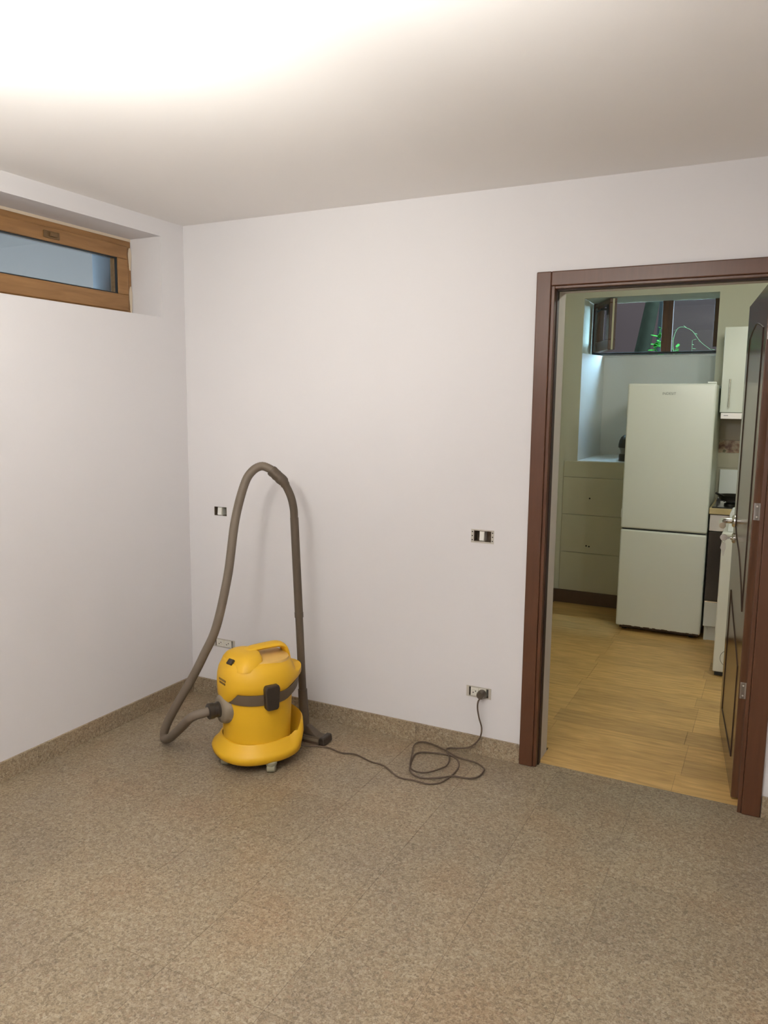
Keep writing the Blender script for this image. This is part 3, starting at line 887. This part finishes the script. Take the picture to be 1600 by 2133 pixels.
def wall_switch(b, sx0, sx1, label, ears):
    x0, x1, z0, z1 = b
    root = empty('wall_switch', ((x0 + x1) / 2, 0.0, z0))
    tag(root, label, 'switch', group='uncovered wall switches')
    box_liner(root, b)
    part(MB().box(sx0, sx1, 0.002, 0.038, z0 + 0.002, z1 - 0.002), 'mechanism', 'socket_cream', root)
    part(MB().prism([(0.002, z0 + 0.004), (-0.004, z0 + 0.006), (-0.0015, (z0 + z1) / 2), (0.0, z1 - 0.005), (0.002, z1 - 0.004)], 'x', sx0 + 0.001, sx1 - 0.001), 'rocker', 'plastic_white', root, bevel=0.0008)
    if ears:
        for (ex0, ex1) in ((x0 - 0.012, x0), (x1, x1 + 0.012)):
            e = part(MB().box(ex0, ex1, -0.0015, 0.0, z0, z1), 'mounting_plate', 'frame_steel', root)
            for zz in (z0 + 0.006, (z0 + z1) / 2, z1 - 0.006):
                local(MB().lathe([(0.0028, 0), (0.0028, 0.0006)], 8, ((ex0 + ex1) / 2, -0.0015, zz), (0, -1, 0)), root).build('screw_hole', 'hole_dark', e)
        part(MB().box(x0 - 0.012, x1 + 0.012, -0.0015, 0.0, z0 - 0.006, z0), 'mounting_rail', 'frame_steel', root)
        part(MB().box(x0 - 0.012, x1 + 0.012, -0.0015, 0.0, z1, z1 + 0.005), 'mounting_rail', 'frame_steel', root)
    return root
wall_switch(BOXES[0], 0.188, 0.214, 'uncovered wall switch left of the vacuum hose', False)
wall_switch(BOXES[1], 1.618, 1.640, 'uncovered wall switch beside the door frame', True)

def double_socket(b, label):
    x0, x1, z0, z1 = b
    root = empty('double_socket', ((x0 + x1) / 2, 0.0, z0))
    tag(root, label, 'socket', group='uncovered double wall sockets')
    box_liner(root, b, 'box_dark')
    hz = (z1 - z0) / 2
    zc = (z0 + z1) / 2
    w = (x1 - x0 - 0.018) / 2
    for k in range(2):
        cx = x0 + 0.008 + w * (k + 0.5)
        s = part(MB().box(cx - w / 2 + 0.0005, cx + w / 2 - 0.0005, -0.003, 0.036, z0 + 0.0015, z1 - 0.0015), 'socket_insert', 'socket_cream', root, bevel=0.001)
        rr_ = min(w, 2 * hz) * 0.40
        rg = MB().lathe([(rr_, 0), (rr_, 0.003), (rr_ * 0.88, 0.003), (rr_ * 0.84, 0.0005)], 24, (cx, -0.003, zc), (0, -1, 0), caps=False)
        local(rg, root).build('socket_rim', 'plastic_white', s, smooth=True)
        for a in (0.6, 0.6 + math.pi):
            local(MB().lathe([(0.0026, 0), (0.0026, 0.0008)], 10, (cx + rr_ * 0.45 * math.cos(a), -0.003, zc + rr_ * 0.45 * math.sin(a)), (0, -1, 0)), root).build('contact_hole', 'hole_dark', s)
    fr_ = MB().box(x0 - 0.012, x0, -0.0015, 0.0, z0 - 0.004, z1 + 0.004).box(x1, x1 + 0.012, -0.0015, 0.0, z0 - 0.004, z1 + 0.004)
    fr_.box(x0, x1, -0.0015, 0.0, z1, z1 + 0.004).box(x0, x1, -0.0015, 0.0, z0 - 0.004, z0)
    part(fr_, 'mounting_plate', 'frame_steel', root)
    return root
double_socket(BOXES[2], 'empty double wall socket behind the yellow vacuum cleaner')
double_socket(BOXES[3], 'double wall socket holding the black vacuum plug')

# ------------------------------------------------------------------ vacuum cleaner
VC = Vector((0.787, -0.495, 0.0))
VA = math.atan2(-0.87, -0.49)       # the hose side faces this way
vac = empty('vacuum_cleaner', VC, VA)
tag(vac, 'yellow wet and dry vacuum cleaner with grey hose', 'vacuum cleaner')
NS = 48
def ring(f, z):
    out = []
    for k in range(NS):
        a = 2 * math.pi * k / NS
        x, y, zz = f(a, z)
        out.append((x, y, zz))
    return out
def se(rx, ry, a, n=2.0, cx=0.0):
    c, s = math.cos(a), math.sin(a)
    return (cx + rx * math.copysign(abs(c) ** (2 / n), c), ry * math.copysign(abs(s) ** (2 / n), s))
# tank
MB().lathe([(0.144, 0.085), (0.146, 0.12), (0.151, 0.25), (0.154, 0.330)], NS).build('tank', 'vac_yellow', vac, smooth=True)
# chassis: a flared skirt that rises to a holder at the back
def rear(a):
    c = -math.cos(a)
    return max(0.0, (c - 0.45) / 0.55)
def sk(r, z, lift=0.0, rr=0.0):
    def f(a, _):
        q = rear(a)
        q = q * q * (3 - 2 * q)
        rad = r + rr * q
        x, y = se(rad * 1.03, rad * 0.99, a, 2.35)
        return (x, y, z + lift * q)
    return f
prof = [(0.140, 0.040, 0, 0), (0.168, 0.040, 0, 0), (0.182, 0.050, 0.008, 0), (0.187, 0.072, 0.06, 0.006), (0.182, 0.083, 0.10, 0.008), (0.166, 0.098, 0.095, 0.018), (0.150, 0.124, 0.03, 0.026), (0.143, 0.124, -0.02, 0.022), (0.140, 0.06, 0, 0)]
MB().rings([ring(sk(r, z, l, q), 0) for r, z, l, q in prof], caps=False).build('chassis', 'vac_yellow', vac, smooth=True)
MB().lathe([(0.0, 0.044), (0.155, 0.044)], NS, caps=False).build('chassis_floor', 'vac_black', vac)
# casters: positions measured in the room, carried into the cleaner's own frame
Mi = Matrix.Rotation(-VA, 3, 'Z')
for cx, cy, rot in ((0.922, -0.582, 0.5), (0.712, -0.618, 0.2), (0.87, -0.39, 1.0), (0.68, -0.42, 0.0)):
    l = Mi @ (Vector((cx, cy, 0)) - VC)
    c = MB().lathe([(0.021, 0.030), (0.025, 0.036), (0.025, 0.046), (0.018, 0.052)], 16, (l.x, l.y, 0)).build('caster', 'wheel_grey', vac, smooth=True)
    ax = (math.cos(rot - VA), math.sin(rot - VA), 0)
    MB().lathe([(0.013, -0.020), (0.0215, -0.016), (0.0215, 0.016), (0.013, 0.020)], 18, (l.x, l.y, 0.0215), ax).build('wheel', 'wheel_grey', c, smooth=True)
# dark band between tank and head, widened to the back
def bd(r, z, n=2.1, ext=0.03):
    def f(a, _):
        q = rear(a)
        x, y = se(r + ext * q, r, a, n)
        return (x, y, z + 0.035 * q)
    return f
MB().rings([ring(bd(0.150, 0.293), 0), ring(bd(0.157, 0.297), 0), ring(bd(0.160, 0.325), 0), ring(bd(0.160, 0.342), 0), ring(bd(0.146, 0.344), 0)]).build('band', 'vac_band', vac, smooth=True)
# motor head: dome with a drooping front lip and a lug at the back
def hd2(rx, ry, z, n, cx=0.0, droop=0.0, lug=0.0):
    def f(a, _):
        fr = max(0.0, (math.cos(a) - 0.80) / 0.20)
        q = rear(a)
        x, y = se(rx, ry, a, n, cx)
        x -= lug * q * q
        return (x, y, z - droop * fr + (0.032 * q if droop > 0 else 0))
    return f
heads = [(0.160, 0.155, 0.342, 2.1, 0, 0.055, 0.035), (0.167, 0.159, 0.352, 2.2, 0, 0.045, 0.038), (0.168, 0.159, 0.375, 2.25, 0, 0.02, 0.035), (0.165, 0.155, 0.402, 2.3, 0, 0, 0.0),
         (0.158, 0.146, 0.425, 2.35, 0.002, 0, 0), (0.148, 0.131, 0.447, 2.4, 0.003, 0, 0), (0.136, 0.114, 0.464, 2.5, 0.002, 0, 0)]
hm_ = MB().rings([ring(hd2(rx, ry, z, n, cx, d, lg), 0) for rx, ry, z, n, cx, d, lg in heads])
head = hm_.build('motor_head', 'vac_yellow', vac, smooth=True)
# front hood: fills the head towards the switch and carries the front of the handle
fh = []
for rx, ry, z, n, cx in ((0.068, 0.124, 0.438, 3.0, 0.070), (0.066, 0.116, 0.460, 3.0, 0.064), (0.060, 0.102, 0.479, 2.8, 0.058), (0.050, 0.080, 0.492, 2.6, 0.050), (0.034, 0.048, 0.500, 2.3, 0.042), (0.010, 0.014, 0.503, 2.0, 0.034)):
    fh.append(ring(lambda a, _, rx=rx, ry=ry, n=n, cx=cx, z=z: (*se(rx, ry, a, n, cx), z), 0))
MB().rings(fh).build('front_hood', 'vac_yellow', head, smooth=True)
# dusty recessed deck behind the hood
MB().rings([ring(lambda a, _, z=z, r=r: (*se(0.112 * r, 0.116 * r, a, 2.7, -0.020), z), 0) for z, r in ((0.455, 1.02), (0.4650, 1.0), (0.4672, 0.96))]).build('deck', 'vac_yellow_dusty', head, smooth=True)
# carrying handle, a broad flat bow along the cleaner
hp = spline([(0.060, 0, 0.488), (0.02, 0, 0.500), (-0.04, 0, 0.503), (-0.095, 0, 0.503), (-0.122, 0, 0.494), (-0.136, 0, 0.472), (-0.142, 0, 0.44), (-0.148, 0, 0.40)], 0.01)
hr = []
for i, p in enumerate(hp):
    t = (hp[min(i + 1, len(hp) - 1)] - hp[max(i - 1, 0)]).normalized()
    nz = Vector((-t.z, 0, t.x))
    w = 0.030 + 0.018 * (i / len(hp)) ** 2
    hr.append([tuple(p + Vector((0, math.cos(2 * math.pi * k / 14) * w, 0)) + nz * math.sin(2 * math.pi * k / 14) * 0.012) for k in range(14)])
MB().rings(hr).build('carry_handle', 'vac_yellow', vac, smooth=True)
# rocker switch on the front of the hood, lettering lines below it
sw = MB().box(-0.013, 0.013, -0.019, 0.019, -0.006, 0.006).build('power_switch', 'vac_black', head, bevel=0.003)
sw.location = (0.132, 0.030, 0.468)
sw.rotation_euler = (0.12, 0.80, 0.22)
for i, (zz, ww) in enumerate(((0.392, 0.030), (0.378, 0.026))):
    mk = MB().box(-0.0012, 0.0012, -ww, ww, -0.0042, 0.0042).build('marking', 'marking_brown', head)
    mk.location = (0.1655, 0.018, zz)
    mk.rotation_euler = (0, 0, 0.06)
# latches
for s in (1, -1):
    lt = MB().prism([(-0.022, 0.288), (-0.017, 0.277), (0.031, 0.277), (0.036, 0.288), (0.041, 0.368), (0.036, 0.384), (-0.022, 0.384), (-0.027, 0.368)], 'y', 0.150 if s > 0 else -0.182, 0.182 if s > 0 else -0.150)
    lt.build('latch', 'vac_black', vac, bevel=0.007, bseg=3)
# hose inlet
il = Mi @ (Vector((0.735, -0.655, 0.262)) - VC)
idir = Vector((1, 0, 0))
z_in = 0.258
MB().lathe([(0.066, 0.135), (0.064, 0.158), (0.056, 0.172), (0.044, 0.176)], 28, (0, 0, z_in), (1, 0, 0)).build('inlet_flange', 'vac_grey', vac, smooth=True)
cpl = MB().lathe([(0.034, 0.170), (0.034, 0.182), (0.031, 0.184), (0.031, 0.20), (0.034, 0.202), (0.034, 0.222), (0.029, 0.226)], 24, (0, 0, z_in), (1, 0, 0)).build('inlet_coupling', 'vac_black', vac, smooth=True)

def to_vac(pts):
    return [Mi @ (Vector(p) - VC) for p in pts]
# hose (room coordinates, then into the cleaner's frame)
i0 = VC + Matrix.Rotation(VA, 3, 'Z') @ Vector((0.215, 0, z_in))
i1 = VC + Matrix.Rotation(VA, 3, 'Z') @ Vector((0.235, 0.0, z_in - 0.001))
hose = [tuple(i0), tuple(i1), (0.620, -0.725, 0.236), (0.545, -0.70, 0.172), (0.455, -0.655, 0.098), (0.385, -0.618, 0.047), (0.338, -0.592, 0.028), (0.326, -0.580, 0.050), (0.353, -0.585, 0.105), (0.416, -0.59, 0.205), (0.498, -0.58, 0.338), (0.551, -0.56, 0.449),
        (0.599, -0.53, 0.577), (0.623, -0.475, 0.80), (0.625, -0.42, 1.038), (0.632, -0.36, 1.191), (0.653, -0.33, 1.25), (0.684, -0.30, 1.273), (0.72, -0.28, 1.259), (0.734, -0.275, 1.244)]
MB().tube(spline(to_vac(hose), 0.004), 0.0193, 14, rib=0.0006).build('hose', 'hose_grey', vac, smooth=True)
# bent handle tube
bend = [(0.730, -0.277, 1.249), (0.752, -0.266, 1.226), (0.772, -0.255, 1.203), (0.798, -0.24, 1.142), (0.808, -0.23, 1.083), (0.808, -0.225, 1.03)]
bt = MB().tube(spline(to_vac(bend), 0.008), lambda t: 0.0245 if t < 0.28 else (0.0205 if t < 0.33 else 0.0178), 16).build('handle_tube', 'hose_dark', vac, smooth=True)
co = spline(to_vac([(0.722, -0.281, 1.257), (0.742, -0.271, 1.236), (0.766, -0.258, 1.210)]), 0.004)
MB().tube(co, lambda t: 0.0238 + 0.0018 * math.sin(t * 9.4) ** 2, 16).build('hose_cuff', 'hose_dark', vac, smooth=True)
# two straight wand pieces and the floor nozzle
WTp, WBt = Vector((0.808, -0.2245, 1.040)), Vector((0.866, -0.235, 0.062))
wmid = WTp.lerp(WBt, 0.46)
MB().tube(to_vac([WTp, wmid]), 0.0190, 16).build('wand', 'hose_dark', vac, smooth=True)
MB().tube(to_vac([WTp.lerp(WBt, 0.45), WTp.lerp(WBt, 0.90)]), 0.0178, 16).tube(to_vac([wmid - (WBt - WTp) * 0.012, wmid + (WBt - WTp) * 0.012]), 0.0203, 16).build('wand', 'hose_dark', vac, smooth=True)
nzr = empty('floor_nozzle', (0, 0, 0)); nzr.parent = vac
MB().tube(to_vac([WTp.lerp(WBt, 0.82), WTp.lerp(WBt, 0.96), (0.868, -0.238, 0.040)]), lambda t: 0.021 + 0.005 * t, 16).build('nozzle_neck', 'hose_dark', nzr, smooth=True)
def world_box_to_vac(x0, x1, y0, y1, z0, z1, taper=0.0):
    vs = []
    for x in (x0, x1):
        for y in (y0, y1):
            for z in (z0, z1):
                k = taper if z == z1 else 0
                vs.append((x + (k if x == x0 else -k), y + (k * 0.4 if y == y0 else -k * 0.4), z))
    mb = MB()
    mb.add(to_vac(vs), [(0, 1, 3, 2), (4, 6, 7, 5), (0, 4, 5, 1), (2, 3, 7, 6), (0, 2, 6, 4), (1, 5, 7, 3)])
    return mb
world_box_to_vac(0.742, 0.990, -0.272, -0.205, 0.014, 0.036, 0.012).build('nozzle_head', 'hose_dark', nzr, bevel=0.006)
mb = MB()
mb.add(to_vac([(0.80, -0.262, 0.036), (0.95, -0.262, 0.036), (0.95, -0.215, 0.036), (0.80, -0.215, 0.036), (0.845, -0.25, 0.075), (0.89, -0.25, 0.075), (0.89, -0.222, 0.075), (0.845, -0.222, 0.075)]),
       [(0, 3, 2, 1), (4, 5, 6, 7), (0, 1, 5, 4), (1, 2, 6, 5), (2, 3, 7, 6), (3, 0, 4, 7)])
mb.build('nozzle_shoulder', 'hose_dark', nzr, bevel=0.004)
world_box_to_vac(0.745, 0.965, -0.2745, -0.271, 0.016, 0.028).build('nozzle_trim', 'vac_grey', nzr)
world_box_to_vac(0.966, 1.000, -0.278, -0.200, 0.006, 0.040, 0.004).build('nozzle_end', 'vac_black', nzr, bevel=0.006)
world_box_to_vac(0.742, 0.966, -0.270, -0.207, 0.001, 0.015).build('brush_strip', 'cord_dark', nzr)
# power cord
flo = [(0.905, -0.345), (0.94, -0.30), (0.975, -0.285), (1.03, -0.278), (1.10, -0.293), (1.162, -0.277), (1.255, -0.307), (1.325, -0.316),
       (1.424, -0.377), (1.492, -0.374), (1.548, -0.376), (1.574, -0.367), (1.599, -0.34), (1.611, -0.301), (1.618, -0.254), (1.618, -0.199), (1.609, -0.153), (1.583, -0.11), (1.55, -0.090), (1.508, -0.090), (1.469, -0.098), (1.419, -0.117), (1.4, -0.144), (1.403, -0.185), (1.423, -0.253), (1.443, -0.303), (1.476, -0.334), (1.52, -0.344), (1.565, -0.32), (1.597, -0.294), (1.628, -0.268), (1.675, -0.261), (1.701, -0.252), (1.724, -0.222), (1.727, -0.176), (1.717, -0.141), (1.681, -0.112), (1.643, -0.104), (1.585, -0.098), (1.548, -0.08), (1.476, -0.047), (1.427, -0.03), (1.386, -0.028), (1.363, -0.050), (1.364, -0.091), (1.383, -0.147), (1.425, -0.263), (1.456, -0.306), (1.499, -0.312), (1.53, -0.291), (1.558, -0.242), (1.571, -0.204), (1.563, -0.152), (1.544, -0.11), (1.52, -0.074), (1.511, -0.052), (1.522, -0.036)]
zoff = []
for i in range(len(flo)):
    t = i / (len(flo) - 1)
    zoff.append(0.0042 + (0.016 * max(0.0, t - 0.32)))
cord = [(x, y, z) for (x, y), z in zip(flo, zoff)]
cord[0] = (0.875, -0.375, 0.05)
cord[1] = (0.925, -0.325, 0.012)
cord += [(1.552, -0.032, 0.018), (1.603, -0.033, 0.033), (1.63, -0.034, 0.052), (1.652, -0.035, 0.079), (1.664, -0.035, 0.106), (1.666, -0.035, 0.142), (1.653, -0.035, 0.184), (1.645, -0.036, 0.227), (1.647, -0.036, 0.258), (1.656, -0.036, 0.274)]
pc = MB().tube(spline(to_vac(cord), 0.008), 0.0035, 8).build('power_cord', 'cord_dark', vac, smooth=True)
plg = MB()
pw = Vector((1.6545, 0, 0.2855))
axv = Mi @ Vector((0, -1, 0))
plg.lathe([(0.0185, 0.002), (0.0195, 0.012), (0.0190, 0.030), (0.015, 0.038)], 24, tuple(Mi @ (pw - VC)), tuple(axv))
plg.build('plug', 'plug_dark', pc, smooth=True)

# ------------------------------------------------------------------ ceiling lamps (the room's one hangs just above the frame)
lamp = empty('ceiling_lamp', (1.82, -2.75, H))
tag(lamp, 'ceiling lamp with glowing globes just above the picture', 'lamp')
MB().lathe([(0.06, -0.03), (0.06, 0.0)], 24).build('canopy', 'lamp_brass', lamp, smooth=True)
for bx_, by_ in ((1.40, -2.50), (2.05, -2.64), (1.85, -3.25)):
    d = Vector((bx_ - 1.82, by_ + 2.75, 0))
    MB().tube(spline([(0, 0, -0.03), (0, 0, -0.38), (d.x * 0.4, d.y * 0.4, -0.47), (d.x, d.y, -0.505)], 0.02), 0.008, 8).build('arm', 'lamp_brass', lamp, smooth=True)
    MB().lathe([(0.02, -0.51), (0.028, -0.49)], 16, (d.x, d.y, 0)).build('cup', 'lamp_brass', lamp, smooth=True)
    MB().lathe([(0.012, -0.49)] + [(0.042 * math.sin(math.pi * k / 12), -0.445 - 0.042 * math.cos(math.pi * k / 12)) for k in range(1, 12)] + [(0.003, -0.403)], 20, (d.x, d.y, 0)).build('globe', 'globe_lit', lamp, smooth=True)
def globe_spot(loc, target, watts, size, blend, color):
    """spot light at a globe: upright as its open shade, tilted ones added"""
    ld_ = bpy.data.lights.new('lamp_spot', 'SPOT')
    ld_.energy = watts
    ld_.color = color
    ld_.spot_size = math.radians(size)
    ld_.spot_blend = blend
    ld_.shadow_soft_size = 0.06
    lo = bpy.data.objects.new('lamp_spot', ld_)
    COL.objects.link(lo)
    lo.location = loc
    lo.rotation_euler = (Vector(target) - Vector(loc)).to_track_quat('-Z', 'Y').to_euler()
WARM = (1.0, 0.98, 0.90)
globe_spot((1.39, -2.44, H - 0.39), (0.66, -1.20, H), SPOT_W * 1.15, 104, 1.0, WARM)  # added spot, aimed to brighten the left and upper walls
globe_spot((2.03, -2.57, H - 0.39), (1.80, -1.40, H), SPOT_W * 0.75, 84, 1.0, WARM)  # second added spot, lifting the far ceiling and upper wall
for px, py in ((1.40, -2.50), (2.05, -2.64), (1.85, -3.25)):
    globe_spot((px, py, H - 0.39), (px, py, H), UPLIGHT_W, 166, 0.25, (1.0, 0.99, 0.96))

klamp = empty('kitchen_ceiling_lamp', (2.70, 1.15, H))
tag(klamp, 'kitchen ceiling lamp with two small bulbs', 'lamp')
MB().box(-0.16, 0.16, -0.04, 0.04, -0.03, 0.0).build('canopy', 'lamp_brass', klamp, bevel=0.004)
for x in (-0.12, 0.12):
    MB().lathe([(0.015, -0.05), (0.02, -0.03)], 16, (x, 0, 0)).build('socket', 'lamp_brass', klamp, smooth=True)
    MB().lathe([(0.006, -0.12)] + [(0.034 * math.sin(math.pi * k / 12), -0.085 - 0.034 * math.cos(math.pi * k / 12)) for k in range(1, 12)] + [(0.006, -0.05)], 18, (x, 0, 0)).build('bulb', 'kitchen_globe_lit', klamp, smooth=True)
